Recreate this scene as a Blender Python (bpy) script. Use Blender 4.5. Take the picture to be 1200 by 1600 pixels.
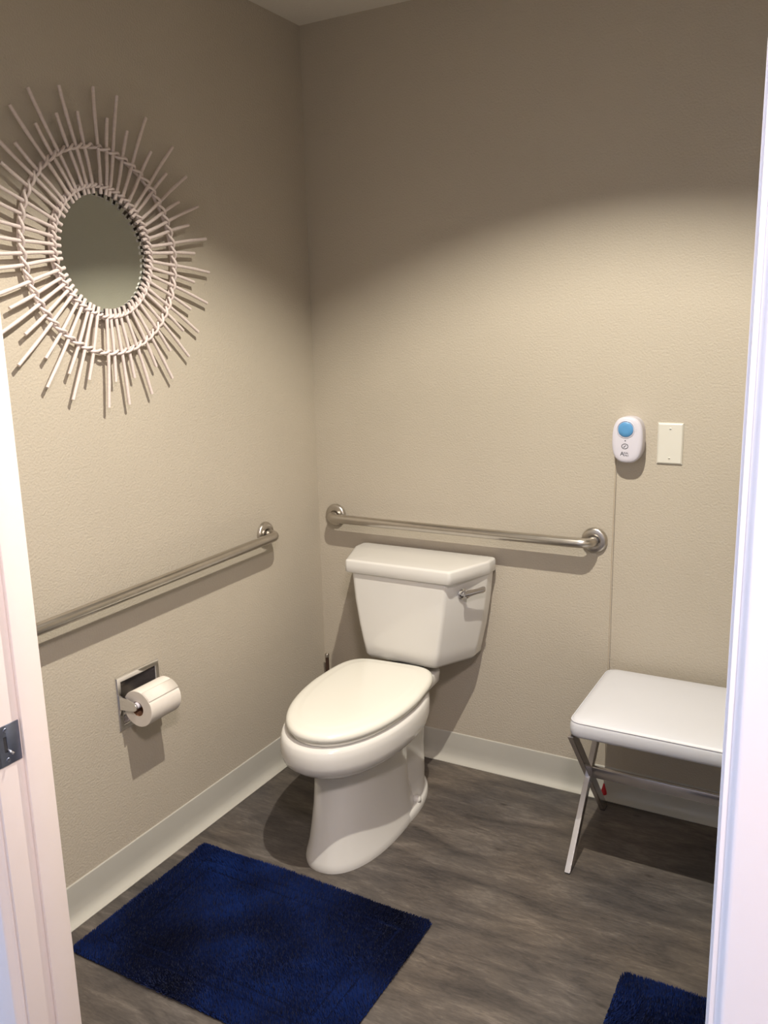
import bpy, bmesh, math, random
from mathutils import Vector, Matrix
random.seed(7)
PI = math.pi
for o in list(bpy.data.objects):
    bpy.data.objects.remove(o)
S = bpy.context.scene
C = S.collection

# ------------------------------------------------------------------ camera
F_PX = 1345.18
YAW, PITCH, ROLL = 0.512969, 0.211437, -0.024621
CAM = Vector((1.68855, -2.52182, 1.48930))
fw = Vector((-math.sin(YAW)*math.cos(PITCH), math.cos(YAW)*math.cos(PITCH), -math.sin(PITCH)))
rt = fw.cross(Vector((0, 0, 1))).normalized()
up = rt.cross(fw)
r2 = math.cos(ROLL)*rt + math.sin(ROLL)*up
u2 = -math.sin(ROLL)*rt + math.cos(ROLL)*up
cd = bpy.data.cameras.new('camera')
cam = bpy.data.objects.new('camera', cd)
C.objects.link(cam)
M = Matrix((r2, u2, -fw)).transposed().to_4x4()
M.translation = CAM
cam.matrix_world = M
cd.sensor_fit = 'VERTICAL'
cd.sensor_height = 36
cd.sensor_width = 27
cd.lens = F_PX/1600*36
cd.clip_start = 0.02
S.camera = cam

# ------------------------------------------------------------------ world, lights, exposure
S.view_settings.view_transform = 'Standard'
S.view_settings.look = 'None'
S.view_settings.gamma = 1
S.view_settings.use_curve_mapping = False
S.view_settings.exposure = 0.0
S.cycles.caustics_reflective = False
S.cycles.blur_glossy = 1.0
w = bpy.data.worlds.new('world'); S.world = w
w.use_nodes = True
w.node_tree.nodes['Background'].inputs[0].default_value = (0.8, 0.85, 1, 1)
w.node_tree.nodes['Background'].inputs[1].default_value = 0.1

CAN = Vector((1.10, -1.13, 2.44))      # recessed ceiling can
HALL = Vector((1.80, -2.40, 2.40))     # hallway ceiling fixture
LIGHT_CAN_W, LIGHT_CAN_C = 55, (1.0, 0.930, 0.79)
LIGHT_HALL_W, LIGHT_HALL_C = 41, (1.0, 0.865, 0.83)

def area(name, loc, size, watts, col, shape='DISK', rot=(0, 0, 0), size_y=None):
    l = bpy.data.lights.new(name, 'AREA')
    l.shape = shape; l.size = size
    if size_y: l.size_y = size_y
    l.energy = watts; l.color = col
    o = bpy.data.objects.new(name, l); C.objects.link(o)
    o.location = loc; o.rotation_euler = rot
    return o
area('can_lamp', CAN + Vector((0, 0, 0.0488)), 0.032, LIGHT_CAN_W, LIGHT_CAN_C)
area('hall_lamp', HALL + Vector((0, 0, -0.045)), 0.30, LIGHT_HALL_W, LIGHT_HALL_C)

# ------------------------------------------------------------------ materials
def mat(name, col, rough=0.5, metal=0.0, spec=0.5, coat=0.0, bump=None, noise=None, sheen=0.0):
    """bump=(scale, strength, distance); noise=(scale, amount)"""
    m = bpy.data.materials.new(name); m.use_nodes = True
    nt = m.node_tree; b = nt.nodes['Principled BSDF']
    b.inputs['Base Color'].default_value = (*col, 1)
    b.inputs['Roughness'].default_value = rough
    b.inputs['Metallic'].default_value = metal
    b.inputs['Specular IOR Level'].default_value = spec
    b.inputs['Coat Weight'].default_value = coat
    b.inputs['Coat Roughness'].default_value = 0.08
    b.inputs['Sheen Weight'].default_value = sheen
    tc = nt.nodes.new('ShaderNodeTexCoord')
    if noise:
        n = nt.nodes.new('ShaderNodeTexNoise'); n.inputs['Scale'].default_value = noise[0]
        n.inputs['Detail'].default_value = 4
        nt.links.new(tc.outputs['Object'], n.inputs['Vector'])
        r = nt.nodes.new('ShaderNodeValToRGB')
        a = noise[1]
        r.color_ramp.elements[0].position = 0.3; r.color_ramp.elements[1].position = 0.7
        r.color_ramp.elements[0].color = (*[c*(1-a) for c in col], 1)
        r.color_ramp.elements[1].color = (*[min(1, c*(1+a)) for c in col], 1)
        nt.links.new(n.outputs['Fac'], r.inputs['Fac'])
        nt.links.new(r.outputs['Color'], b.inputs['Base Color'])
    if bump:
        n = nt.nodes.new('ShaderNodeTexNoise'); n.inputs['Scale'].default_value = bump[0]
        n.inputs['Detail'].default_value = 3
        nt.links.new(tc.outputs['Object'], n.inputs['Vector'])
        bp = nt.nodes.new('ShaderNodeBump')
        bp.inputs['Strength'].default_value = bump[1]; bp.inputs['Distance'].default_value = bump[2]
        nt.links.new(n.outputs['Fac'], bp.inputs['Height'])
        nt.links.new(bp.outputs['Normal'], b.inputs['Normal'])
    return m

WALL = mat('wall_paint', (0.472, 0.422, 0.352), 0.55, spec=0.35, bump=(180, 0.55, 0.003), noise=(3, 0.02))
CEIL = mat('ceiling_paint', (0.72, 0.68, 0.62), 0.8, spec=0.2, bump=(90, 0.4, 0.003))
BASE = mat('vinyl_base', (0.46, 0.445, 0.405), 0.35, bump=(60, 0.05, 0.001), noise=(5, 0.03))
JAMB = mat('door_trim_paint', (0.82, 0.72, 0.68), 0.35, bump=(120, 0.08, 0.001), noise=(4, 0.02))
CASING = mat('casing_paint', (0.78, 0.69, 0.665), 0.35, bump=(120, 0.08, 0.001))
HALLW = mat('hall_wall_paint', (0.62, 0.60, 0.58), 0.7, bump=(150, 0.3, 0.002))
PORC = mat('porcelain', (0.66, 0.645, 0.625), 0.12, spec=0.55, coat=0.3, noise=(2, 0.01))
SEATM = mat('seat_plastic', (0.72, 0.705, 0.65), 0.22, spec=0.5, noise=(2, 0.01))
CHROME = mat('chrome', (0.80, 0.80, 0.82), 0.10, 1.0, noise=(6, 0.05))
STEEL = mat('brushed_steel', (0.53, 0.495, 0.455), 0.29, 1.0, bump=(300, 0.06, 0.0005), noise=(20, 0.06))
STRIKE = mat('strike_steel', (0.26, 0.29, 0.38), 0.42, 1.0, bump=(200, 0.15, 0.0005), noise=(30, 0.2))
STOOLM = mat('stool_steel', (0.58, 0.56, 0.57), 0.24, 1.0, noise=(12, 0.08))
RATTAN = mat('painted_rattan', (0.70, 0.605, 0.585), 0.5, bump=(260, 0.25, 0.001), noise=(40, 0.05))
GLASS = mat('mirror_silver', (0.74, 0.81, 0.78), 0.03, 1.0, bump=(3, 0.01, 0.001))
PAPER = mat('toilet_paper', (0.74, 0.69, 0.64), 0.95, spec=0.1, bump=(500, 0.3, 0.0006), noise=(60, 0.02))
CARD = mat('cardboard_core', (0.30, 0.16, 0.10), 0.9, spec=0.1, noise=(30, 0.1))
WPLAST = mat('white_plastic', (0.62, 0.60, 0.68), 0.3, noise=(4, 0.01))
PLATEM = mat('ivory_plate', (0.66, 0.64, 0.58), 0.3, noise=(4, 0.01))
BLUE = mat('blue_button', (0.09, 0.28, 0.55), 0.35, noise=(8, 0.05))
INK = mat('grey_ink', (0.05, 0.055, 0.07), 0.6, noise=(8, 0.05))
RED = mat('red_plastic', (0.50, 0.01, 0.02), 0.4, noise=(8, 0.05))
CORD = mat('cord_fibre', (0.40, 0.33, 0.25), 0.8, noise=(50, 0.1))
LEATH = mat('white_leatherette', (0.59, 0.595, 0.64), 0.42, spec=0.4, bump=(350, 0.12, 0.0006), noise=(5, 0.015))
DARKM = mat('dark_rubber', (0.03, 0.03, 0.035), 0.6, noise=(8, 0.1))
COPPER = mat('dark_pipe', (0.10, 0.06, 0.045), 0.4, 0.6, noise=(8, 0.1))
RUGB = mat('rug_backing', (0.0015, 0.004, 0.022), 0.95, spec=0.1, noise=(60, 0.3))
BAFFLE = mat('black_baffle', (0.06, 0.055, 0.05), 0.6, noise=(20, 0.1))
TRIMW = mat('white_trim', (0.8, 0.8, 0.78), 0.5, noise=(8, 0.01))

def pile_material():
    m = bpy.data.materials.new('rug_pile'); m.use_nodes = True
    nt = m.node_tree; b = nt.nodes['Principled BSDF']
    tc = nt.nodes.new('ShaderNodeTexCoord')
    n1 = nt.nodes.new('ShaderNodeTexNoise'); n1.inputs['Scale'].default_value = 9; n1.inputs['Detail'].default_value = 5
    n2 = nt.nodes.new('ShaderNodeTexNoise'); n2.inputs['Scale'].default_value = 160; n2.inputs['Detail'].default_value = 2
    mx = nt.nodes.new('ShaderNodeMath'); mx.operation = 'MULTIPLY_ADD'
    mx.inputs[1].default_value = 0.35
    r = nt.nodes.new('ShaderNodeValToRGB')
    r.color_ramp.elements[0].position = 0.42; r.color_ramp.elements[1].position = 0.92
    r.color_ramp.elements[0].color = (0.0020, 0.0065, 0.042, 1)
    r.color_ramp.elements[1].color = (0.0065, 0.024, 0.135, 1)
    nt.links.new(tc.outputs['Object'], n1.inputs['Vector']); nt.links.new(tc.outputs['Object'], n2.inputs['Vector'])
    nt.links.new(n2.outputs['Fac'], mx.inputs[0]); nt.links.new(n1.outputs['Fac'], mx.inputs[2])
    nt.links.new(mx.outputs[0], r.inputs['Fac']); nt.links.new(r.outputs['Color'], b.inputs['Base Color'])
    b.inputs['Roughness'].default_value = 0.95; b.inputs['Specular IOR Level'].default_value = 0.08
    b.inputs['Sheen Weight'].default_value = 0.05
    return m
PILE = pile_material()

def floor_material():
    m = bpy.data.materials.new('vinyl_wood_floor'); m.use_nodes = True
    nt = m.node_tree; L = nt.links; b = nt.nodes['Principled BSDF']
    def N(t, **k):
        n = nt.nodes.new(t)
        for a, v in k.items(): n.inputs[a].default_value = v
        return n
    tc = N('ShaderNodeTexCoord')
    mp = N('ShaderNodeMapping'); mp.inputs['Scale'].default_value = (4.5, 16, 1)
    L.new(tc.outputs['Object'], mp.inputs['Vector'])
    n1 = N('ShaderNodeTexNoise', Scale=1.0, Detail=7.0, Roughness=0.62, Distortion=0.6)
    L.new(mp.outputs[0], n1.inputs['Vector'])
    mp2 = N('ShaderNodeMapping'); mp2.inputs['Scale'].default_value = (30, 150, 1)
    L.new(tc.outputs['Object'], mp2.inputs['Vector'])
    n2 = N('ShaderNodeTexNoise', Scale=1.0, Detail=6.0, Roughness=0.7, Distortion=0.8)
    L.new(mp2.outputs[0], n2.inputs['Vector'])
    n3 = N('ShaderNodeTexNoise', Scale=2.6, Detail=2.0)
    L.new(tc.outputs['Object'], n3.inputs['Vector'])
    # combined grain factor
    a = N('ShaderNodeMath'); a.operation = 'MULTIPLY_ADD'; a.inputs[1].default_value = 0.55
    L.new(n2.outputs['Fac'], a.inputs[0]); L.new(n1.outputs['Fac'], a.inputs[2])
    r = N('ShaderNodeValToRGB'); cr = r.color_ramp
    cr.elements[0].position = 0.50; cr.elements[0].color = (0.034, 0.031, 0.031, 1)
    cr.elements[1].position = 1.0; cr.elements[1].color = (0.165, 0.148, 0.132, 1)
    e = cr.elements.new(0.68); e.color = (0.068, 0.061, 0.057, 1)
    e = cr.elements.new(0.83); e.color = (0.101, 0.090, 0.081, 1)
    L.new(a.outputs[0], r.inputs['Fac'])
    # broad tone patches
    r3 = N('ShaderNodeValToRGB')
    r3.color_ramp.elements[0].position = 0.35; r3.color_ramp.elements[0].color = (0.80, 0.80, 0.84, 1)
    r3.color_ramp.elements[1].position = 0.70; r3.color_ramp.elements[1].color = (1.10, 1.02, 0.95, 1)
    L.new(n3.outputs['Fac'], r3.inputs['Fac'])
    mu = nt.nodes.new('ShaderNodeMix'); mu.data_type = 'RGBA'; mu.blend_type = 'MULTIPLY'
    mu.inputs['Factor'].default_value = 1
    L.new(r.outputs['Color'], mu.inputs['A']); L.new(r3.outputs['Color'], mu.inputs['B'])
    # small dark knots
    mp4 = N('ShaderNodeMapping'); mp4.inputs['Scale'].default_value = (5.5, 11, 1)
    L.new(tc.outputs['Object'], mp4.inputs['Vector'])
    v = N('ShaderNodeTexVoronoi', Scale=1.0); L.new(mp4.outputs[0], v.inputs['Vector'])
    r4 = N('ShaderNodeValToRGB')
    r4.color_ramp.elements[0].position = 0.02; r4.color_ramp.elements[0].color = (0.35, 0.32, 0.32, 1)
    r4.color_ramp.elements[1].position = 0.10; r4.color_ramp.elements[1].color = (1, 1, 1, 1)
    L.new(v.outputs['Distance'], r4.inputs['Fac'])
    m2 = nt.nodes.new('ShaderNodeMix'); m2.data_type = 'RGBA'; m2.blend_type = 'MULTIPLY'
    m2.inputs['Factor'].default_value = 0.8
    L.new(mu.outputs['Result'], m2.inputs['A']); L.new(r4.outputs['Color'], m2.inputs['B'])
    L.new(m2.outputs['Result'], b.inputs['Base Color'])
    b.inputs['Roughness'].default_value = 0.5; b.inputs['Specular IOR Level'].default_value = 0.4
    bp = N('ShaderNodeBump'); bp.inputs['Strength'].default_value = 0.2; bp.inputs['Distance'].default_value = 0.001
    L.new(n2.outputs['Fac'], bp.inputs['Height']); L.new(bp.outputs['Normal'], b.inputs['Normal'])
    return m
FLOOR = floor_material()

# ------------------------------------------------------------------ helpers
def obj(name, bm, m, parent=None, smooth=False, angle=None):
    """link a bmesh (built in world coordinates) as one mesh object"""
    if parent is not None:
        off = Vector(parent.location)
        if parent.parent: off = off + Vector(parent.parent.location)
        bmesh.ops.translate(bm, vec=-off, verts=bm.verts)
    bmesh.ops.recalc_face_normals(bm, faces=bm.faces)
    me = bpy.data.meshes.new(name); bm.to_mesh(me); bm.free()
    me.materials.append(m)
    if smooth or angle is not None:
        me.polygons.foreach_set('use_smooth', [True]*len(me.polygons))
        if angle is not None: me.set_sharp_from_angle(angle=math.radians(angle))
    o = bpy.data.objects.new(name, me); C.objects.link(o)
    if parent is not None: o.parent = parent
    return o
def thing(name, label, cat, loc, group=None):
    o = bpy.data.objects.new(name, None); C.objects.link(o)
    o.empty_display_size = 0.05
    o.location = loc; o['label'] = label; o['category'] = cat
    if group: o['group'] = group
    return o
def structure(o, label=None, cat=None):
    o['kind'] = 'structure'
    if label: o['label'] = label
    if cat: o['category'] = cat
    return o
def box(bm, a, b, bev=0.0, seg=2):
    r = bmesh.ops.create_cube(bm, size=1)
    vs = r['verts']
    for v in vs:
        v.co = Vector(((a[i]+b[i])/2 + v.co[i]*(b[i]-a[i]) for i in range(3)))
    if bev > 0:
        es = list({e for v in vs for e in v.link_edges})
        bmesh.ops.bevel(bm, geom=es, offset=bev, segments=seg, profile=0.5, affect='EDGES')
def quad(bm, pts):
    return bm.faces.new([bm.verts.new(p) for p in pts])
def rings(bm, rs, cap0=True, cap1=True, closed=False):
    """bridge a list of equal length rings of points"""
    V = [[bm.verts.new(p) for p in r] for r in rs]
    n = len(V[0])
    seq = list(range(len(V)-1))
    for i in seq:
        for j in range(n):
            k = (j+1) % n
            bm.faces.new((V[i][j], V[i][k], V[i+1][k], V[i+1][j]))
    if closed:
        for j in range(n):
            k = (j+1) % n
            bm.faces.new((V[-1][j], V[-1][k], V[0][k], V[0][j]))
    else:
        if cap0: bm.faces.new(V[0][::-1])
        if cap1: bm.faces.new(V[-1])
def tube(bm, pts, r, n=12, cap=True, closed=False):
    pts = [Vector(p) for p in pts]
    m = len(pts); rs = []
    prev = None
    for i, p in enumerate(pts):
        if closed: t = (pts[(i+1) % m]-pts[i-1]).normalized()
        else: t = (pts[min(i+1, m-1)]-pts[max(i-1, 0)]).normalized()
        if prev is None:
            a = Vector((0, 0, 1)) if abs(t.z) < 0.9 else Vector((1, 0, 0))
            u = t.cross(a).normalized()
        else:
            u = (prev - t*prev.dot(t)).normalized()
        prev = u; v = t.cross(u)
        rr = r[i] if isinstance(r, (list, tuple)) else r
        rs.append([p + u*rr*math.cos(2*PI*k/n) + v*rr*math.sin(2*PI*k/n) for k in range(n)])
    rings(bm, rs, cap, cap, closed)
def lathe(bm, prof, origin, axis, n=32, cap0=False, cap1=False):
    """prof: (radius, distance along axis)"""
    axis = Vector(axis).normalized(); origin = Vector(origin)
    a = Vector((0, 0, 1)) if abs(axis.z) < 0.9 else Vector((1, 0, 0))
    u = axis.cross(a).normalized(); v = axis.cross(u)
    rings(bm, [[origin + axis*d + u*r*math.cos(2*PI*k/n) + v*r*math.sin(2*PI*k/n) for k in range(n)]
               for r, d in prof], cap0, cap1)
def egg(xc, w, ym, Lf, Lb, nf, nb, z, N=72, tp=0.0, rot=0.0):
    """closed plan outline: front (towards -y) and back halves are superellipses"""
    P = []
    for k in range(N):
        t = 2*PI*k/N
        c, s = math.cos(t), math.sin(t)
        n = nf if s < 0 else nb
        L_ = Lf if s < 0 else Lb
        x = w*math.copysign(abs(c)**(2/n), c)
        y = L_*math.copysign(abs(s)**(2/n), s)
        if y > 0: x *= 1-tp*(y/L_)**1.5
        P.append(Vector((xc+x*math.cos(rot)-y*math.sin(rot), ym+x*math.sin(rot)+y*math.cos(rot), z)))
    return P
def rpoly(pts, r, z, seg=5):
    """rounded polygon outline; r is one radius or a list"""
    n = len(pts); out = []
    for i in range(n):
        p = Vector(pts[i]); a = Vector(pts[i-1]); b = Vector(pts[(i+1) % n])
        rr = r[i] if isinstance(r, (list, tuple)) else r
        d1 = (a-p).normalized(); d2 = (b-p).normalized()
        ang = d1.angle(d2)
        tl = rr/math.tan(ang/2)
        p1 = p+d1*tl; p2 = p+d2*tl
        for k in range(seg+1):
            t = k/seg
            q = p1*(1-t)**2 + p*2*t*(1-t) + p2*t*t
            out.append(Vector((q.x, q.y, z)))
    return out
def text_mesh(s, size, loc, m, name, parent, depth=0.0003, rot=(PI/2, 0, 0)):
    cu = bpy.data.curves.new(name, 'FONT'); cu.body = s; cu.size = size
    cu.extrude = depth; cu.align_x = 'CENTER'; cu.align_y = 'CENTER'
    t = bpy.data.objects.new(name, cu); C.objects.link(t)
    bpy.context.view_layer.update()
    me = bpy.data.meshes.new_from_object(t.evaluated_get(bpy.context.evaluated_depsgraph_get()))
    bpy.data.objects.remove(t)
    bm = bmesh.new(); bm.from_mesh(me)
    bpy.data.meshes.remove(me)
    from mathutils import Euler
    bmesh.ops.transform(bm, matrix=Matrix.Translation(loc) @ Euler(rot).to_matrix().to_4x4(), verts=bm.verts)
    return obj(name, bm, m, parent)

# ------------------------------------------------------------------ room shell
W, H = 2.10, 2.44             # room width, ceiling height
YF, YH = -1.763, -1.852       # door wall: bathroom face, hallway face
DL, DR, DH = 0.70, 1.606, 2.05  # door opening (face of the stops / jamb faces)
HX0, HX1, HY = -0.9, 3.1, -3.6  # hallway

bm = bmesh.new(); box(bm, (HX0-.1, HY-.1, -0.06), (HX1+.1, 0.12, 0.0))
structure(obj('floor', bm, FLOOR), 'grey brown wood look vinyl floor', 'floor')
RY0, RY1, RZ0, RZ1 = -0.990, -0.862, 0.457, 0.575      # recess of the paper holder
bm = bmesh.new()
box(bm, (-0.12, YH, 0), (0, RY0, H+.1)); box(bm, (-0.12, RY1, 0), (0, 0.12, H+.1))
box(bm, (-0.12, RY0, 0), (0, RY1, RZ0)); box(bm, (-0.12, RY0, RZ1), (0, RY1, H+.1)); box(bm, (-0.12, RY0, RZ0), (-0.06, RY1, RZ1))
structure(obj('wall_left', bm, WALL), 'beige textured left wall with the rattan mirror', 'wall')
bm = bmesh.new(); box(bm, (0, 0, 0), (W, 0.12, H+.1))
structure(obj('wall_back', bm, WALL), 'beige textured back wall behind the toilet', 'wall')
bm = bmesh.new(); box(bm, (W, YH, 0), (W+.12, 0.12, H+.1))
structure(obj('wall_right', bm, WALL), 'beige textured right wall outside the view', 'wall')
bm = bmesh.new()
OL, OR, OH = DL-0.030, DR+0.024, DH+0.024     # rough opening
box(bm, (HX0, YH, 0), (OL, YF, H+.1)); box(bm, (OR, YH, 0), (HX1, YF, H+.1)); box(bm, (OL, YH, OH), (OR, YF, H+.1))
structure(obj('wall_front', bm, HALLW), 'door wall with the opening the picture is taken through', 'wall')
bm = bmesh.new()
box(bm, (HX0-.1, HY, 0), (HX0, YH, H+.1)); box(bm, (HX1, HY, 0), (HX1+.1, YH, H+.1)); box(bm, (HX0-.1, HY-.1, 0), (HX1+.1, HY, H+.1))
structure(obj('wall_hallway', bm, HALLW), 'pale hallway walls outside the bathroom door', 'wall')

# unseen hallway window, added to cast cool light on the right door jamb
GLOWP = bpy.data.materials.new('added_glow_pane'); GLOWP.use_nodes = True
GLOWP.node_tree.nodes['Principled BSDF'].inputs['Emission Color'].default_value = (0.30, 0.55, 1.0, 1)
GLOWP.node_tree.nodes['Principled BSDF'].inputs['Emission Strength'].default_value = 19
root = bpy.data.objects.new('added_window_1', None); C.objects.link(root); root.location = (HX0, -2.75, 1.4)
structure(root, 'unseen hallway window added for cool light on the right door jamb', 'window')
bm = bmesh.new(); box(bm, (HX0, -3.15, .9), (HX0+.012, -2.35, 2.0)); obj('pane', bm, GLOWP, root)
bm = bmesh.new()
for a, b in (((-3.2, .85), (-2.3, .9)), ((-3.2, 2.0), (-2.3, 2.05)), ((-3.2, .9), (-3.15, 2.0)), ((-2.35, .9), (-2.3, 2.0)), ((-2.765, .9), (-2.735, 2.0))):
    box(bm, (HX0, a[0], a[1]), (HX0+.03, b[0], b[1]), .002)
obj('added_window_frame', bm, TRIMW, root)

def ceiling_mesh(x0, x1, y0, y1, z, c, r, n=40):
    bm = bmesh.new()
    out = [(x0, y0), (x1, y0), (x1, y1), (x0, y1)]
    vo = [bm.verts.new((x, y, z)) for x, y in out]
    vi = [bm.verts.new((c.x+r*math.cos(2*PI*k/n), c.y+r*math.sin(2*PI*k/n), z)) for k in range(n)]
    es = [bm.edges.new((vo[i], vo[(i+1) % 4])) for i in range(4)]
    es += [bm.edges.new((vi[i], vi[(i+1) % n])) for i in range(n)]
    bmesh.ops.triangle_fill(bm, use_beauty=True, edges=es)
    # closing slab above
    box(bm, (x0, y0, z+.14), (x1, y1, z+.2))
    return bm
structure(obj('ceiling', ceiling_mesh(-0.12, W+.12, YF, 0.12, H, CAN, 0.080), CEIL), 'off white ceiling above the corner', 'ceiling')
bm = bmesh.new(); box(bm, (HX0-.1, HY-.1, H), (HX1+.1, YH, H+.1))
structure(obj('ceiling_hallway', bm, CEIL), 'hallway ceiling outside the door', 'ceiling')

# recessed can light
t = thing('ceiling_light', 'round recessed ceiling light with a dark baffle above the bathroom floor', 'lamp', CAN)
bm = bmesh.new(); lathe(bm, [(0.080, 0.0), (0.098, 0.0), (0.100, 0.003), (0.098, 0.006), (0.078, 0.004), (0.078, 0)], CAN, (0, 0, -1), 48)
obj('trim_ring', bm, TRIMW, t, angle=40)
bm = bmesh.new()
prof = [(0.078, 0.0)]
for k in range(6):
    prof += [(0.078, k*0.010+.006), (0.0765, k*0.010+.010)]
prof += [(0.075, 0.09), (0.0, 0.09)]
lathe(bm, prof[:-1], CAN + Vector((0, 0, -0.002)), (0, 0, 1), 48, cap1=True)
obj('baffle', bm, BAFFLE, t, angle=40)
BULB = bpy.data.materials.new('bulb_glow'); BULB.use_nodes = True
BULB.node_tree.nodes['Principled BSDF'].inputs['Emission Color'].default_value = (1, 0.88, 0.7, 1)
BULB.node_tree.nodes['Principled BSDF'].inputs['Emission Strength'].default_value = 6
bm = bmesh.new(); lathe(bm, [(0.020, 0), (0.026, 0.006), (0.018, 0.026)], CAN + Vector((0, 0, 0.0500)), (0, 0, 1), 32, True, True)
obj('bulb', bm, BULB, t, angle=40)
# hallway fixture (behind the camera)
t = thing('hallway_lamp', 'flat round hallway ceiling lamp outside the bathroom door', 'lamp', HALL + Vector((0, 0, .04)))
bm = bmesh.new(); lathe(bm, [(0.17, 0), (0.17, 0.03), (0.16, 0.04)], HALL + Vector((0, 0, 0.04)), (0, 0, -1), 40, True, False)
obj('housing', bm, TRIMW, t, angle=40)
bm = bmesh.new(); lathe(bm, [(0.158, 0.0), (0.158, 0.002)], HALL + Vector((0, 0, -0.003)), (0, 0, 1), 40, True, True)
obj('diffuser', bm, BULB, t, angle=40)

# ------------------------------------------------------------------ cove base
def cove(name, p0, p1, nrm, label):
    """vinyl cove base: profile in (distance from wall, height)"""
    prof = [(0, 0), (0.027, 0), (0.0275, 0.0025), (0.024, 0.0042), (0.0185, 0.0075), (0.0130, 0.0120), (0.0090, 0.0185), (0.0062, 0.027),
            (0.0045, 0.05), (0.0042, 0.100), (0.0036, 0.1040), (0.0020, 0.1060), (0, 0.106)]
    p0, p1, nrm = Vector(p0), Vector(p1), Vector(nrm)
    bm = bmesh.new()
    a = [bm.verts.new(p0+nrm*d+Vector((0, 0, z))) for d, z in prof]
    b = [bm.verts.new(p1+nrm*d+Vector((0, 0, z))) for d, z in prof]
    n = len(prof)
    for i in range(n):
        bm.faces.new((a[i], a[(i+1) % n], b[(i+1) % n], b[i]))
    bm.faces.new(a); bm.faces.new(b[::-1])
    o = obj(name, bm, BASE, angle=30)
    return structure(o, label, 'baseboard')
cove('baseboard_left', (0, YF, 0), (0, 0, 0), (1, 0, 0), 'white vinyl cove base along the left wall')
cove('baseboard_back', (0, 0, 0), (W, 0, 0), (0, -1, 0), 'white vinyl cove base along the back wall')
cove('baseboard_right', (W, 0, 0), (W, YF, 0), (-1, 0, 0), 'white vinyl cove base along the right wall')

# ------------------------------------------------------------------ door frame
def frame_side(name, sx, x, label):
    """sx = +1 for the left jamb (faces +x), -1 for the right jamb"""
    root = bpy.data.objects.new(name, None); C.objects.link(root); root.location = (x, YH, 0)
    structure(root, label, 'door frame')
    rx = x - sx*0.007                      # rabbet face, the stop stands 7 mm proud
    def bx(a, b, bev, nm, m):
        bm = bmesh.new()
        lo = tuple(min(a[i], b[i]) for i in range(3)); hi = tuple(max(a[i], b[i]) for i in range(3))
        box(bm, lo, hi, bev); return obj(nm, bm, m, root, angle=35)
    bx((rx-sx*0.022, -1.8465, 0), (rx, YF, DH+.02), 0.0012, 'jamb_board', JAMB)
    bx((rx, -1.805, 0), (x, YF-0.001, DH), 0.0012, 'door_stop', JAMB)
    # hallway casing: rounded inner edge, shallow groove, flat, thicker outer edge
    ci = rx - sx*0.005
    prof = [(0, 0.0005), (0, 0.0030), (0.0012, 0.0040), (0.0030, 0.0070), (0.0055, 0.0115), (0.0070, 0.0130), (0.0095, 0.0137),
            (0.045, 0.0135), (0.056, 0.0150), (0.060, 0.0140), (0.060, 0.0005)]
    bm = bmesh.new()
    yb = -1.8465
    rings(bm, [[Vector((ci-sx*d, yb-h, z)) for d, h in prof] for z in (0.0, DH+.07)])
    obj('casing', bm, CASING, root, angle=50)
    # bathroom side casing, lies flat on the wall, set back from the jamb
    return root
trl = frame_side('trim_1', 1, DL, 'pinkish white painted left door jamb with steel strike plate')
trr = frame_side('trim_2', -1, DR, 'overexposed white right door jamb at the edge of the view')
root = bpy.data.objects.new('trim_3', None); C.objects.link(root); root.location = (DL, YH, DH)
structure(root, 'white painted head of the door frame', 'door frame')
bm = bmesh.new(); box(bm, (OL+.001, -1.8465, DH+.001), (OR-.001, YF, OH), 0.001); obj('head_board', bm, JAMB, root)
bm = bmesh.new(); box(bm, (OL-.05, -1.862, DH+.012), (OR+.05, -1.8470, DH+.07), 0.002); obj('casing', bm, CASING, root)
# strike plate
sp = bpy.data.objects.new('strike_plate', None)
rx = DL-0.007
bm = bmesh.new()
zt, zb = 0.969, 0.911
# plate with a real slot, lip wraps over the jamb edge
yA, yB = -1.850, -1.8065
bs = [(yA, -1.834, zb, zt), (-1.834, -1.829, zb, 0.9235), (-1.834, -1.829, 0.926+.0215, zt), (-1.829, yB, zb, zt)]
box(bm, (rx-.0006, yA, zb), (rx+.0014, yA+0.010, zt), 0.0004)
box(bm, (rx-.0006, yA+.010, zb), (rx+.0014, yA+.017, zt))
box(bm, (rx-.0006, yB-.021, zb), (rx+.0014, yB, zt), 0.0004)
box(bm, (rx-.0006, yA+.017, zb), (rx+.0014, yB-.021, 0.930))
box(bm, (rx-.0006, yA+.017, 0.953), (rx+.0014, yB-.021, zt))
# curved lip
lp = [(0.0014, yA), (0.0012, yA-.003), (0.0, yA-.006), (-0.003, yA-.009), (-0.0045, yA-.009), (-0.0018, yA-.005), (-0.0006, yA)]
rings(bm, [[Vector((rx+d, y, z)) for d, y in lp] for z in (zb+.002, zt-.002)])
spo = obj('strike_plate', bm, STRIKE, trl, angle=35); spo['label'] = 'bluish steel strike plate'
bm = bmesh.new(); box(bm, (rx+.0002, yA+.0165, 0.9295), (rx+.0006, yB-.0205, 0.9535)); obj('latch_hole', bm, DARKM, spo)
bm = bmesh.new(); tube(bm, [(rx+.001, -1.828, 0.9335), (rx+.009, -1.8245, 0.928)], 0.0018, 10); obj('latch_tongue', bm, CHROME, spo, smooth=True)
for z in (0.918, 0.962):
    bm = bmesh.new(); lathe(bm, [(0.0034, 0), (0.0030, .0006), (0.0012, .0003)], (rx+.0014, -1.8285, z), (1, 0, 0), 14, False, True)
    obj('screw', bm, STRIKE, spo)

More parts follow.
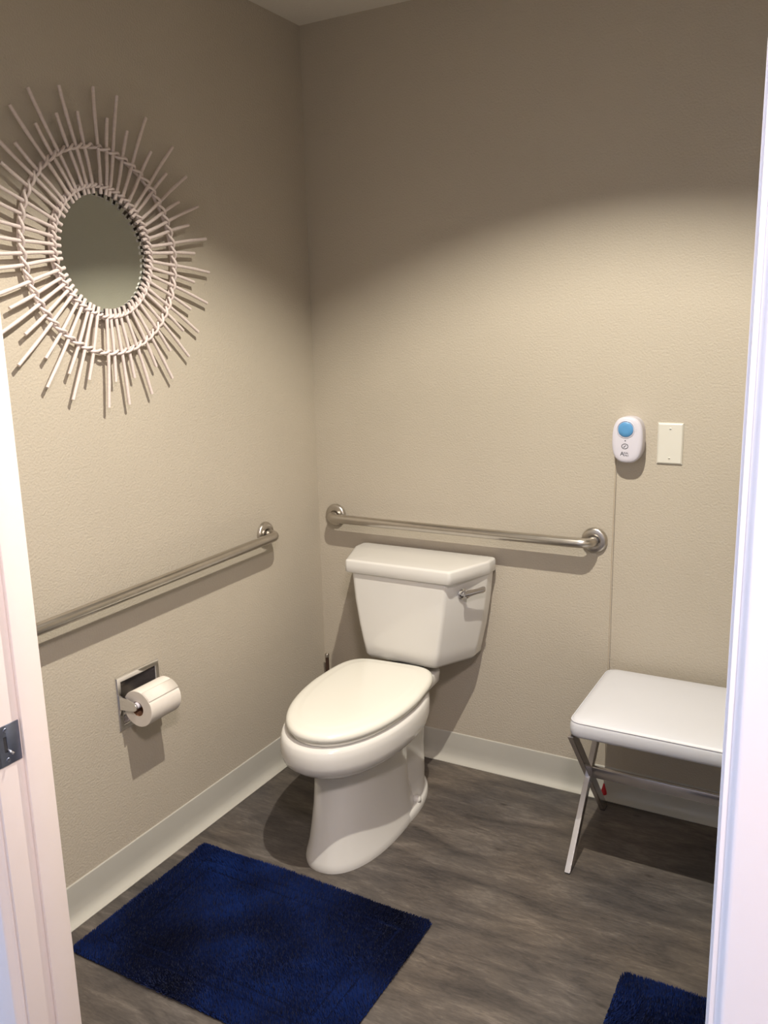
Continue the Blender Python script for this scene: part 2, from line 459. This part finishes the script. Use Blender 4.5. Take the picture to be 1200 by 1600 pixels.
# ------------------------------------------------------------------ grab bars
def grab_bar(name, a, b, nrm, label):
    """a, b: flange centres on the wall; nrm: direction off the wall"""
    a, b, nrm = Vector(a), Vector(b), Vector(nrm)
    d = (b-a).normalized(); off = 0.056; R = 0.0152; br = 0.034
    t = thing(name, label, 'grab bar', (a+b)/2, 'steel grab bars on the walls')
    pts = [a + nrm*0.004]
    for k in range(9):
        th = PI/2*k/8
        pts.append(a + nrm*(off-br+br*math.sin(th)) + d*(br-br*math.cos(th)))
    for k in range(1, 12): pts.append(a.lerp(b, k/12) + nrm*off)
    for k in range(8, -1, -1):
        th = PI/2*k/8
        pts.append(b + nrm*(off-br+br*math.sin(th)) - d*(br-br*math.cos(th)))
    pts.append(b + nrm*0.004)
    bm = bmesh.new(); tube(bm, pts, R, 24); obj('bar', bm, STEEL, t, smooth=True)
    for p in (a, b):
        bm = bmesh.new()
        lathe(bm, [(0.0395, 0.0), (0.0395, 0.006), (0.0375, 0.010), (0.033, 0.0125), (0.021, 0.0135), (0.0182, 0.0128), (0.0182, 0.004)], p, nrm, 40, True, True)
        obj('flange', bm, STEEL, t, angle=50)
    return t
grab_bar('grab_bar', (0.074, 0, 0.842), (1.000, 0, 0.842), (0, -1, 0), 'brushed steel grab bar on the back wall above the toilet tank')
grab_bar('grab_bar', (0, -0.325, 0.838), (0, -1.395, 0.824), (1, 0, 0), 'brushed steel grab bar on the left wall above the paper holder')

# ------------------------------------------------------------------ sunburst mirror
MC = Vector((0.0, -0.928, 1.686))
t = thing('wall_mirror', 'round mirror in a white rattan sunburst frame on the left wall', 'mirror', MC)
bm = bmesh.new(); lathe(bm, [(0.150, 0.0), (0.150, 0.005), (0.148, 0.006)], MC, (1, 0, 0), 64, True, True)
obj('backing', bm, RATTAN, t, angle=30)
bm = bmesh.new(); lathe(bm, [(0.146, -0.001), (0.146, 0.0012), (0.1425, 0.002)], MC + Vector((.0118, 0, 0)), (1, 0, math.tan(math.radians(2.0))), 72, True, True)
obj('mirror_glass', bm, GLASS, t)
TIPS = [(3.2,.379),(10.2,.320),(14.3,.385),(22.3,.321),(29.4,.391),(37.6,.329),(44.8,.400),(49.7,.331),(56.6,.392),(63.2,.327),
 (68.7,.395),(74.5,.337),(81.5,.399),(87.2,.341),(94.6,.399),(100.4,.337),(107.1,.399),(113.5,.337),(120.4,.389),(125.2,.334),
 (132.3,.391),(138.5,.327),(145.9,.385),(150.9,.326),(159.0,.381),(165.7,.320),(172.3,.380),(178.0,.316),(-176.9,.379),(-166.5,.315),
 (-160.0,.373),(-155.3,.318),(-147.6,.374),(-141.8,.317),(-133.8,.378),(-128.2,.314),(-121.6,.374),(-116.2,.311),(-109.0,.375),(-100.0,.308),
 (-94.0,.372),(-87.4,.308),(-80.6,.372),(-73.2,.308),(-66.4,.375),(-57.2,.312),(-50.9,.375),(-45.5,.308),(-37.5,.367),(-31.1,.310),
 (-26.6,.377),(-18.1,.314),(-13.0,.369),(-6.1,.316)]
XS = 0.022                     # distance of the stick plane from the wall
stick_mesh = None
for i, (a, r) in enumerate(TIPS):
    y = -0.9397 + r*math.sin(math.radians(a)); z = 1.6863 + r*math.cos(math.radians(a))
    dy, dz = y-MC.y, z-MC.z
    ang = math.atan2(dy, dz); rad = math.hypot(dy, dz)
    if stick_mesh is None:
        bm = bmesh.new()
        n = 8; pts = []
        for k in range(n+1):
            s = k/n
            pts.append((0.0014*math.sin(s*PI*1.5), 0.0010*math.sin(s*7), s))
        rr = [0.0044+0.00035*math.sin(k*2.3) for k in range(n+1)]
        tube(bm, pts, rr, 8)
        stick_mesh = bpy.data.meshes.new('stick'); bm.to_mesh(stick_mesh); bm.free()
        stick_mesh.materials.append(RATTAN)
        stick_mesh.polygons.foreach_set('use_smooth', [True]*len(stick_mesh.polygons))
        stick_mesh.set_sharp_from_angle(angle=math.radians(50))
    o = bpy.data.objects.new('stick', stick_mesh); C.objects.link(o); o.parent = t
    r0 = 0.136
    o.scale = (1, 1, rad-r0)
    tilt = random.uniform(-.008, .008)
    # local z -> direction (0, sin ang, cos ang), lifting slightly off the wall at the tips
    o.rotation_euler = (-ang, 0.0 + tilt, 0)
    o.rotation_mode = 'XYZ'
    o.location = (XS + random.uniform(-.0008, .0008), r0*math.sin(ang), r0*math.cos(ang))
def twine(R, a, b, rad, nm, turns=27, phase=0.0):
    bm = bmesh.new()
    N = 54*6
    for s in (1, -1):
        pts = []
        for k in range(N):
            th = 2*PI*k/N
            q = turns*th + phase
            rr = R + s*b*math.sin(q)
            pts.append(MC + Vector((XS + s*a*math.cos(q), rr*math.sin(th), rr*math.cos(th))))
        tube(bm, pts, rad, 7, closed=True)
    return obj(nm, bm, RATTAN, t, smooth=True)
twine(0.243, 0.0072, 0.0045, 0.0036, 'outer_binding')
twine(0.1545, 0.0068, 0.0035, 0.0032, 'inner_binding')
bm = bmesh.new()
tube(bm, [MC + Vector((XS-.0085, 0.243*math.sin(2*PI*k/96), 0.243*math.cos(2*PI*k/96))) for k in range(96)], 0.0042, 8, closed=True)
tube(bm, [MC + Vector((XS-.0095, 0.158*math.sin(2*PI*k/96), 0.158*math.cos(2*PI*k/96))) for k in range(96)], 0.0045, 8, closed=True)
obj('hoop', bm, RATTAN, t, smooth=True)

# ------------------------------------------------------------------ paper holder + roll
TY0, TY1, TZ0, TZ1 = -1.006, -0.846, 0.440, 0.592
t = thing('paper_holder', 'square chrome recessed toilet paper holder in the left wall', 'paper holder', (0, (TY0+TY1)/2, (TZ0+TZ1)/2))
bm = bmesh.new()
def rect(x, iy, iz): return [Vector((x, TY0+iy, TZ0+iz)), Vector((x, TY1-iy, TZ0+iz)), Vector((x, TY1-iy, TZ1-iz)), Vector((x, TY0+iy, TZ1-iz))]
rings(bm, [rect(0.0002, 0, 0), rect(0.003, 0, 0), rect(0.0048, .0025, .0025), rect(0.0048, .013, .013), rect(0.0030, .0165, .0165)], False, False)
obj('face_plate', bm, CHROME, t, angle=30)
bm = bmesh.new()
# real recess: a half round chrome scoop set into the wall
n = 16
prof = [(0.0031, RZ0+.0005)]
for k in range(n+1):
    a = PI*k/n
    prof.append((0.002-0.046*math.sin(a)**.7, (RZ0+RZ1)/2-(RZ1-RZ0-.002)/2*math.cos(a)))
prof.append((0.0031, RZ1-.0005))
vs = [[bm.verts.new((x, y, z)) for y in (RY0+.0006, RY1-.0006)] for x, z in prof]
for k in range(len(prof)-1): bm.faces.new((vs[k][0], vs[k][1], vs[k+1][1], vs[k+1][0]))
bm.faces.new([v[0] for v in vs]); bm.faces.new([v[1] for v in vs][::-1])
pk = obj('pocket', bm, STOOLM, t, angle=30)
RC = Vector((0.058, 0, 0.5215))
for y, s in ((-1.000, 1), (-0.868, -1)):
    bm = bmesh.new()
    # bracket arm: tapered plate from the frame to the roller end
    o1 = [(0.004, -.020), (0.004, .020), (0.030, .017), (0.058, .012), (0.066, .006), (0.068, 0), (0.066, -.006), (0.058, -.012), (0.030, -.017)]
    rings(bm, [[Vector((x, y+dy, 0.5220+z+(-.002 if x > .03 else 0))) for x, z in o1] for dy in (-.0022, .0022)])
    bmesh.ops.bevel(bm, geom=bm.edges[:], offset=0.0006, segments=1, affect='EDGES')
    obj('bracket', bm, CHROME, t, angle=40)
bm = bmesh.new(); tube(bm, [(RC.x, -0.998, RC.z), (RC.x, -0.870, RC.z)], 0.0092, 20); obj('roller', bm, WPLAST, t, smooth=False, angle=40)
# the roll hangs on the roller: its core sits lower than the roller axis
KC = Vector((0.058, 0, 0.5215-0.0102))
y0, y1 = -0.990, -0.877
t2 = thing('toilet_paper_roll', 'white toilet paper roll hanging on the chrome holder', 'toilet paper', (KC.x, (y0+y1)/2, KC.z))
bm = bmesh.new()
def spiral(y, rad):
    P = []
    n = 64
    for k in range(n):
        th = 2*PI*k/n
        rr = rad + (0.0012*(k/n) if rad > .03 else 0)
        a = th + 0.55
        P.append(Vector((KC.x + rr*math.cos(a), y, KC.z + rr*math.sin(a))))
    return P
RR = 0.0500
rings(bm, [spiral(y0, 0.0205), spiral(y0, RR-.001), spiral(y0+.001, RR), spiral(y1-.001, RR), spiral(y1, RR-.001), spiral(y1, 0.0205)], False, False)
obj('paper', bm, PAPER, t2, angle=35)
bm = bmesh.new()
# loose end of the sheet
P = []
for k in range(12):
    a = 0.55 + k*0.06
    P.append((KC.x+(RR+.0022-.0001*k)*math.cos(a), KC.z+(RR+.0022-.0001*k)*math.sin(a)))
vs = [[bm.verts.new((x, y, z)) for y in (y0+.001, y1-.001)] for x, z in P]
for k in range(11): bm.faces.new((vs[k][0], vs[k][1], vs[k+1][1], vs[k+1][0]))
so = obj('loose_sheet', bm, PAPER, t2, smooth=True)
sm = so.modifiers.new('s', 'SOLIDIFY'); sm.thickness = 0.0006
bm = bmesh.new(); lathe(bm, [(0.0205, 0), (0.0205, y1-y0), (0.0195, y1-y0), (0.0195, 0), (0.0205, 0)], (KC.x, y0, KC.z), (0, 1, 0), 40)
obj('cardboard_core', bm, CARD, t2, angle=40)

# ------------------------------------------------------------------ toilet
TX = 0.455; KX = 0.441
t = thing('toilet', 'white two piece elongated toilet with closed lid in the corner', 'toilet', (TX, -0.40, 0))
# bowl + pedestal
bm = bmesh.new()
secs = [  # z, w, ym, Lf, Lb, nf, nb
 (0.000, 0.117, -0.50, 0.250, 0.22, 2.3, 2.5),
 (0.012, 0.118, -0.50, 0.251, 0.22, 2.3, 2.5),
 (0.024, 0.115, -0.50, 0.247, 0.22, 2.3, 2.5),
 (0.060, 0.106, -0.50, 0.236, 0.21, 2.3, 2.6),
 (0.110, 0.098, -0.50, 0.224, 0.19, 2.4, 2.8),
 (0.170, 0.094, -0.50, 0.211, 0.17, 2.4, 3.5),
 (0.230, 0.093, -0.50, 0.203, 0.17, 2.4, 3.5),
 (0.258, 0.095, -0.50, 0.203, 0.17, 2.4, 3.5),
 (0.272, 0.103, -0.50, 0.212, 0.18, 2.3, 3.2),
 (0.286, 0.122, -0.50, 0.236, 0.20, 2.25, 3.0),
 (0.302, 0.146, -0.50, 0.270, 0.23, 2.2, 3.0),
 (0.318, 0.164, -0.50, 0.296, 0.25, 2.15, 3.0),
 (0.332, 0.1735, -0.50, 0.309, 0.26, 2.15, 3.0),
 (0.350, 0.1765, -0.50, 0.314, 0.26, 2.15, 3.0),
 (0.375, 0.1765, -0.50, 0.313, 0.26, 2.15, 3.0),
 (0.392, 0.1740, -0.50, 0.309, 0.26, 2.15, 3.0),
 (0.401, 0.1690, -0.50, 0.302, 0.25, 2.15, 3.0),
 (0.403, 0.150, -0.50, 0.270, 0.24, 2.15, 3.0)]
rings(bm, [egg(TX, s[1], s[2], s[3], s[4], s[5], s[6], s[0], tp=0.18*min(1, max(0, (s[0]-.26)/.06))) for s in secs])
# rear body with the trapway and the foot with a raised rim
secs2 = [
 (0.000, 0.113, -0.40, 0.24, 0.243, 2.2, 2.05),
 (0.010, 0.114, -0.40, 0.24, 0.244, 2.2, 2.05),
 (0.026, 0.110, -0.40, 0.23, 0.239, 2.2, 2.05),
 (0.031, 0.102, -0.40, 0.22, 0.228, 2.2, 2.1),
 (0.028, 0.096, -0.38, 0.21, 0.200, 2.3, 2.4),
 (0.036, 0.086, -0.37, 0.18, 0.180, 2.6, 3.0),
 (0.080, 0.079, -0.36, 0.15, 0.165, 3.0, 4.0),
 (0.180, 0.080, -0.36, 0.15, 0.160, 3.0, 4.0),
 (0.280, 0.086, -0.35, 0.15, 0.150, 3.0, 4.0),
 (0.340, 0.088, -0.34, 0.15, 0.150, 3.0, 4.5),
 (0.352, 0.088, -0.30, 0.16, 0.130, 3.0, 5.0),
 (0.366, 0.097, -0.26, 0.16, 0.130, 3.0, 6.0),
 (0.398, 0.098, -0.26, 0.16, 0.132, 3.0, 6.0),
 (0.4025, 0.094, -0.26, 0.15, 0.128, 3.0, 6.0)]
rings(bm, [egg(TX, s[1], s[2], s[3], s[4], s[5], s[6], s[0]) for s in secs2])
obj('bowl', bm, PORC, t, angle=60)
for sx in (1, -1):
    bm = bmesh.new()
    lathe(bm, [(0.0150, 0), (0.0150, .006), (0.013, .013), (0.008, .018), (0.0, .0195)][:-1], (TX+sx*0.094, -0.335, 0.027), (0, 0, 1), 24, True, True)
    obj('bolt_cap', bm, PORC, t, smooth=True)
# seat ring and lid
def slab(bm, prof, xc, w, ym, Lf, Lb, nf, nb, tp=0.133, rot=0.07):
    """prof: (inset, z)"""
    rings(bm, [egg(xc, w-i, ym, Lf-i, Lb-i, nf, nb, z, tp=tp, rot=rot) for i, z in prof])
bm = bmesh.new()
slab(bm, [(0.012, 0.4035), (0.009, 0.405), (0.008, 0.412), (0.010, 0.4155), (0.02, 0.416)], 0.446, 0.173, -0.455, 0.339, 0.208, 2.125, 5.2)
obj('seat_ring', bm, SEATM, t, angle=50)
bm = bmesh.new()
slab(bm, [(0.010, 0.4185), (0.003, 0.4190), (0.0, 0.4225), (0.0, 0.4280), (0.0015, 0.4335), (0.0055, 0.4380), (0.012, 0.4410), (0.020, 0.4425), (0.029, 0.4432), (0.036, 0.4440),
          (0.042, 0.4452), (0.050, 0.4460), (0.09, 0.4466), (0.14, 0.447)], 0.446, 0.176, -0.455, 0.342, 0.213, 2.125, 5.2)
obj('lid', bm, SEATM, t, angle=60)
for sx in (1, -1):
    bm = bmesh.new(); box(bm, (TX+sx*.075-.018, -0.250, 0.4035), (TX+sx*.075+.018, -0.228, 0.424), 0.005, 3)
    obj('hinge', bm, SEATM, t, angle=50)
bm = bmesh.new(); lathe(bm, [(0.055, 0.0), (0.055, 0.024)], (KX, -0.165, 0.4028), (0, 0, 1), 24, True, True)
obj('tank_gasket', bm, DARKM, t, angle=40)
# tank
def tank_ring(hb, hf, yb, ys, yf, z, r):
    pts = [(KX-hb, yb), (KX-hb, ys), (KX-hf, yf), (KX+hf, yf), (KX+hb, ys), (KX+hb, yb)]
    return rpoly(pts, r, z, 6)
rr = [.012, .03, .035, .035, .03, .012]
bm = bmesh.new()
R_ = []
TK = [(0.426, 0.178, 0.112, -0.030, -0.082, -0.205, .02), (0.428, 0.190, 0.120, -0.026, -0.080, -0.216, .02), (0.440, 0.200, 0.128, -0.024, -0.080, -0.223, .012),
      (0.480, 0.207, 0.135, -0.022, -0.078, -0.226, .012), (0.540, 0.220, 0.146, -0.022, -0.077, -0.229, .012), (0.620, 0.232, 0.158, -0.022, -0.076, -0.231, .012),
      (0.700, 0.240, 0.165, -0.022, -0.075, -0.232, .012), (0.7158, 0.241, 0.166, -0.022, -0.075, -0.232, .012)]
for z, hb, hf, yb, ys, yf, r0 in TK: R_.append(tank_ring(hb, hf, yb, ys, yf, z, [r0, .03, .018, .018, .03, r0]))
rings(bm, R_)
obj('tank', bm, PORC, t, angle=60)
bm = bmesh.new()
R_ = []
for i, z in [(0.012, 0.7160), (0.003, 0.7163), (0.0, 0.719), (0.0, 0.740), (0.0005, 0.752), (0.0020, 0.7562), (0.0055, 0.7585), (0.012, 0.7592), (0.06, 0.7600)]:
    R_.append(tank_ring(0.248-i, 0.186-i*.8, -0.016-i*.7, -0.075-i*.2, -0.243+i, z, [.014, .028, .014, .014, .028, .014]))
rings(bm, R_)
obj('tank_lid', bm, PORC, t, angle=60)
# flush lever on the right chamfer
A = Vector((KX+.166, -0.232, 0.675)); B = Vector((KX+.241, -0.075, 0.675))
dch = (B-A).normalized(); nch = Vector((dch.y, -dch.x, 0)).normalized()
piv = A.lerp(B, 0.40); piv.z = 0.672
bm = bmesh.new()
lathe(bm, [(0.017, 0.0), (0.0175, 0.004), (0.012, 0.009), (0.0065, 0.010), (0.0065, 0.022), (0.009, 0.024), (0.0085, 0.029), (0.004, 0.031)], piv-nch*.003, nch, 24, True, True)
fl = obj('flush_lever', bm, CHROME, t, angle=40); fl['label'] = 'chrome flush lever'
bm = bmesh.new()
arm = []
for k, (s, h, th) in enumerate([(-.014, .0065, .004), (0.0, .0095, .0055), (.018, .0080, .005), (.035, .0070, .0045), (.055, .0080, .0045), (.062, .0060, .0035)]):
    c = piv + nch*(0.027+0.010*max(0, s)/.08) + dch*s + Vector((0, 0, 0.06*s))
    arm.append([c + nch*th*.8*x + Vector((0, 0, h*1.35*z)) for x, z in ((-1, -.7), (-.3, -1), (.6, -.8), (1, 0), (.6, .8), (-.3, 1), (-1, .7))])
for r_ in arm:
    for i_ in range(len(r_)): r_[i_] = r_[i_] + Vector((0, 0, .007))
rings(bm, arm); obj('lever_arm', bm, STOOLM, fl, angle=50)

# supply pipe in the corner behind the toilet
t = thing('supply_pipe', 'short dark water pipe standing in the corner behind the toilet', 'pipe', (0.030, -0.030, 0))
bm = bmesh.new(); tube(bm, [(0.030, -0.030, 0.0), (0.030, -0.030, 0.315)], 0.0065, 14); obj('riser', bm, COPPER, t, angle=40)
bm = bmesh.new(); lathe(bm, [(0.008, 0), (0.008, .010), (.006, .013)], (0.030, -0.030, 0.309), (0, 0, 1), 16, True, True); obj('cap', bm, STEEL, t, angle=40)

# ------------------------------------------------------------------ alarm unit
AX, AZ = 1.097, 1.1565
t = thing('call_alarm', 'white rounded wall call unit with blue button', 'alarm', (AX, 0, AZ))
def se(xc, zc, a, b, n, y, N=64):
    P = []
    for k in range(N):
        th = 2*PI*k/N; c, s = math.cos(th), math.sin(th)
        P.append(Vector((xc+a*math.copysign(abs(c)**(2/n), c), y, zc+b*math.copysign(abs(s)**(2/n), s))))
    return P
bm = bmesh.new()
rings(bm, [se(AX, AZ, .0425, .0655, 2.7, 0.0), se(AX, AZ, .0425, .0655, 2.7, -.028)], False, True)
obj('back_shell', bm, WPLAST, t, angle=40)
bm = bmesh.new()
rings(bm, [se(AX, AZ, .0415, .0645, 2.7, -.0275), se(AX, AZ, .0438, .0665, 2.7, -.030), se(AX, AZ, .0438, .0665, 2.7, -.038), se(AX, AZ, .0423, .0650, 2.65, -.0445),
           se(AX, AZ, .0392, .0612, 2.6, -.0475), se(AX, AZ, .031, .053, 2.5, -.0485)], True, True)
obj('front_shell', bm, WPLAST, t, angle=60)
bc = Vector((AX-.0035, -0.0475, AZ+.031))
bm = bmesh.new(); lathe(bm, [(0.0258, 0), (0.0255, .0022), (0.0240, .0030), (0.0226, .0016), (0.0226, 0)], bc, (0, -1, 0), 40)
obj('button_ring', bm, WPLAST, t, angle=50)
bm = bmesh.new(); lathe(bm, [(0.0212, 0), (0.0212, .0035), (0.0198, .0048), (0.010, .0055)], bc, (0, -1, 0), 40, True, True)
o = obj('button', bm, BLUE, t, angle=40); o['label'] = 'round blue push button'
# raised swoosh from the ring to the lower right edge
bm = bmesh.new()
P = []
for k in range(14):
    s = k/13
    th = math.radians(-95 + 95*s)
    P.append((AX+.002+.033*math.sin(math.radians(90*s)), -0.0478+.0022*s*s, AZ+.0055-.036*(1-math.cos(math.radians(90*s)))))
tube(bm, P, [0.0011*(1-.7*k/13) for k in range(14)], 8)
obj('raised_ridge', bm, WPLAST, t, smooth=True)
bm = bmesh.new(); lathe(bm, [(0.0017, 0), (0.0017, .0008)], (AX-.004, -0.0484, AZ-.0015), (0, -1, 0), 14, True, True); obj('indicator_light', bm, INK, t)
bm = bmesh.new()
ec = Vector((AX-.0045, -0.0488, AZ-.0175))
tube(bm, [ec + Vector((.0090*math.cos(2*PI*k/28), 0, .0070*math.sin(2*PI*k/28))) for k in range(28)], 0.0009, 6, closed=True)
tube(bm, [ec + Vector((-.0030, 0, -.0030)), ec, ec + Vector((.0030, 0, .0030))], [0.0014, .0009, .0006], 6)
obj('printed_symbol', bm, INK, t)
text_mesh('A', 0.0165, (AX-.0118, -0.0487, AZ-.0395), INK, 'lettering', t)
text_mesh('RIAL', 0.0070, (AX-.0005, -0.0487, AZ-.0370), INK, 'lettering', t)
text_mesh('CALL', 0.0070, (AX-.0002, -0.0487, AZ-.0435), INK, 'lettering', t)
for dx, dz in ((0, 0), (.005, -.003), (0, -.004), (.005, .002)):
    bm = bmesh.new(); lathe(bm, [(0.0006, 0), (0.0006, .0004)], (AX+.0215+dx*.8, -0.0482, AZ+.029+dz), (0, -1, 0), 8, True, True)
    obj('speaker_hole', bm, INK, t)
# pull cord
t = thing('pull_cord', 'thin beige pull cord hanging from the alarm unit to the floor', 'pull cord', (1.058, -0.022, 0.03))
bm = bmesh.new()
tube(bm, [(1.060, -0.012, 1.110), (1.0595, -0.017, 1.07), (1.058, -0.020, 0.8), (1.058, -0.022, 0.46), (1.0615, -0.030, 0.12), (1.062, -0.0400, 0.064)], 0.0010, 8)
obj('cord', bm, CORD, t, smooth=True)
bm = bmesh.new(); lathe(bm, [(0.0025, 0), (0.0035, .006), (0.0050, .012), (0.0085, .024), (0.0100, .034), (0.0080, .036)], (1.062, -0.0400, 0.066), (0, 0, -1), 20, True, True)
o = obj('pull_bell', bm, RED, t, angle=50); o['label'] = 'small red bell shaped pull'

# blank wall plate
t = thing('blank_wall_plate', 'rectangular ivory blank wall plate right of the alarm unit', 'wall plate', (1.208, 0, 1.146))
bm = bmesh.new()
def rp(y, i): return [Vector((x, y, z)) for x, z in ((1.173+i, 1.087+i), (1.244-i, 1.087+i), (1.244-i, 1.205-i), (1.173+i, 1.205-i))]
rings(bm, [rp(0, 0), rp(-.0025, 0), rp(-.0055, .0028), rp(-.0065, .0045)])
obj('plate', bm, PLATEM, t)
for z in (1.188, 1.104):
    bm = bmesh.new(); lathe(bm, [(0.0034, 0), (0.0034, .0007), (0.0022, .0014)], (1.2085, -.0064, z), (0, -1, 0), 16, True, True)
    o = obj('screw', bm, PLATEM, t)
    bm = bmesh.new(); box(bm, (1.2085-.0026, -.0084, z-.0004), (1.2085+.0026, -.0077, z+.0004)); obj('screw_slot', bm, INK, o)

# ------------------------------------------------------------------ stool
SX0, SX1, SY0, SY1, SZ = 1.062, 1.560, -0.445, -0.040, 0.462
BZ = SZ-.0525   # underside of the cushion
t = thing('stool', 'white leatherette stool with crossed chrome legs at the right', 'stool', ((SX0+SX1)/2, (SY0+SY1)/2, 0))
bm = bmesh.new()
def cr(i, z, r, sag=0): return rpoly([(SX0+i, SY0+i), (SX1-i, SY0+i), (SX1-i, SY1-i), (SX0+i, SY1-i)], r, z, 7)
rings(bm, [cr(.012, BZ+.0005, .03), cr(.003, BZ+.0025, .034), cr(0, BZ+.009, .036), cr(-.001, SZ-.030, .037), cr(0, SZ-.018, .036), cr(.003, SZ-.009, .035), cr(.010, SZ-.003, .032),
           cr(.025, SZ+.001, .03), cr(.06, SZ+.004, .03), cr(.13, SZ+.006, .03)])
cu = obj('cushion', bm, LEATH, t, angle=60)
bm = bmesh.new(); tube(bm, [p for p in cr(.0025, SZ-.0085, .035)], 0.0014, 6, closed=True); obj('piping', bm, LEATH, cu, smooth=True)
bm = bmesh.new()
rings(bm, [cr(.03, BZ-.008, .02), cr(.03, BZ, .02)]); obj('seat_board', bm, DARKM, t)
zt = BZ-.0005
for x in (SX0+.0085, SX1-.0085):
    for ya, yb, dx in ((SY0+.018, SY1-.030, 0.0), (SY1-.030, SY0+.018, 0.0)):
        # one flat bar from the floor at ya to the seat at yb
        p = Vector((x, ya, 0.006)); q = Vector((x, yb, zt-.012))
        d = (q-p).normalized(); nn = Vector((0, -d.z, d.y)); hw = 0.0138; ht = 0.0076
        bm = bmesh.new()
        first = ya < yb
        xo = -.0001 if first else .0001
        def sec(c, cut): 
            return [Vector((c.x+sx*ht+xo, c.y+sy*hw/abs(d.z), c.z)) for sx, sy in ((-1, -1), (1, -1), (1, 1), (-1, 1))]
        rings(bm, [sec(Vector((p.x, p.y, 0.004)), 0), sec(Vector((q.x, q.y, zt)), 0)])
        bmesh.ops.bevel(bm, geom=bm.edges[:], offset=0.001, segments=2, affect='EDGES')
        lg = obj('leg', bm, STOOLM, t, angle=35)
        bm = bmesh.new(); box(bm, (x-.0076, ya-.0155, 0.0), (x+.0076, ya+.0155, 0.0042), .001); obj('foot_pad', bm, DARKM, lg)
    bm = bmesh.new(); box(bm, (x-.0068, SY0+.004, zt-.001), (x+.0068, SY1-.004, zt+.0005)); obj('top_rail', bm, STOOLM, t)
ymid = (SY0+SY1)/2-.006
zc = zt/2+.012
bm = bmesh.new(); box(bm, (SX0+.0155, ymid-.007, zc-.016), (SX1-.0155, ymid+.007, zc+.016), .001); obj('crossbar', bm, STOOLM, t, angle=35)
for x in (SX0+.017, SX1-.017):
    bm = bmesh.new(); box(bm, (x-.001, ymid-.014, zc-.026), (x+.001, ymid+.014, zc+.020), .0006); obj('cross_plate', bm, STOOLM, t)

# ------------------------------------------------------------------ bath rugs
def rug(x0, x1, y0, y1, label, seed):
    t = thing('bath_rug', label, 'rug', ((x0+x1)/2, (y0+y1)/2, 0), 'navy blue bath rugs')
    rnd = random.Random(seed)
    bm = bmesh.new()
    def o_(i, z): return rpoly([(x0+i, y0+i), (x1-i, y0+i), (x1-i, y1-i), (x0+i, y1-i)], .025, z, 6)
    rings(bm, [o_(.004, 0.0005), o_(.001, .004), o_(.006, .0085)])
    obj('backing', bm, RUGB, t, angle=60)
    # tufts: short leaning blades; two sheared grooves run round the border
    verts = []; faces = []
    sp = 0.0026
    nx = int((x1-x0)/sp); ny = int((y1-y0)/sp)
    cx, cy = t.location.x, t.location.y
    def field(u, v, s): return math.sin(u*7.3+s)*math.cos(v*9.1-s*1.7)+math.sin(u*17+v*13+s*2)*.5+math.sin(u*31-v*23+s)*.3
    for i in range(nx+1):
        for j in range(ny+1):
            x = x0 + (i+rnd.random()*.9)*sp; y = y0 + (j+rnd.random()*.9)*sp
            if x > x1 or y > y1: continue
            e = min(x-x0, x1-x, y-y0, y1-y)
            # rounded corners
            dx = max(0, .022-(min(x-x0, x1-x))); dy = max(0, .022-(min(y-y0, y1-y)))
            if dx*dx+dy*dy > .022**2: continue
            h = 0.0175
            for g, wd, dp in ((0.066, .0048, .0095), (0.100, .0048, .0095)):
                h -= dp*math.exp(-((e-g)/wd)**2)
            if 0.066 < e < 0.100: h += 0.001
            if e < .014: h -= .008*(1-e/.014)**1.5
            h += rnd.uniform(-.0013, .0013)
            lean = 0.0035*field(x, y, seed) ; la = 0.0030*field(y+3, x-2, seed+5)
            lx = lean + rnd.uniform(-.0015, .0015); ly = la + rnd.uniform(-.002, .002)
            if e < .006:
                # edge fibres splay outward
                if x-x0 == e: lx -= .0015
                elif x1-x == e: lx += .0015
                elif y-y0 == e: ly -= .0015
                else: ly += .0015
            a = rnd.random()*PI; w_ = 0.0015
            c, s = math.cos(a)*w_, math.sin(a)*w_
            b = len(verts); X, Y = x-cx, y-cy
            verts += [(X-c, Y-s, .004), (X+c, Y+s, .004), (X+lx*.5+c*.9, Y+ly*.5+s*.9, h*.65), (X+lx*.5-c*.9, Y+ly*.5-s*.9, h*.65), (X+lx*1.2, Y+ly*1.2, h)]
            faces += [(b, b+1, b+2, b+3), (b+3, b+2, b+4)]
    me = bpy.data.meshes.new('pile'); me.from_pydata(verts, [], faces); me.materials.append(PILE)
    o = bpy.data.objects.new('pile', me); C.objects.link(o); o.parent = t; o['kind'] = 'stuff'
    return t
rug(0.078, 0.832, -1.300, -0.795, 'navy blue bath rug in front of the toilet by the left wall', 3)
rug(1.298, 2.040, -1.255, -0.748, 'navy blue bath rug corner at the bottom right beside the door jamb', 8)
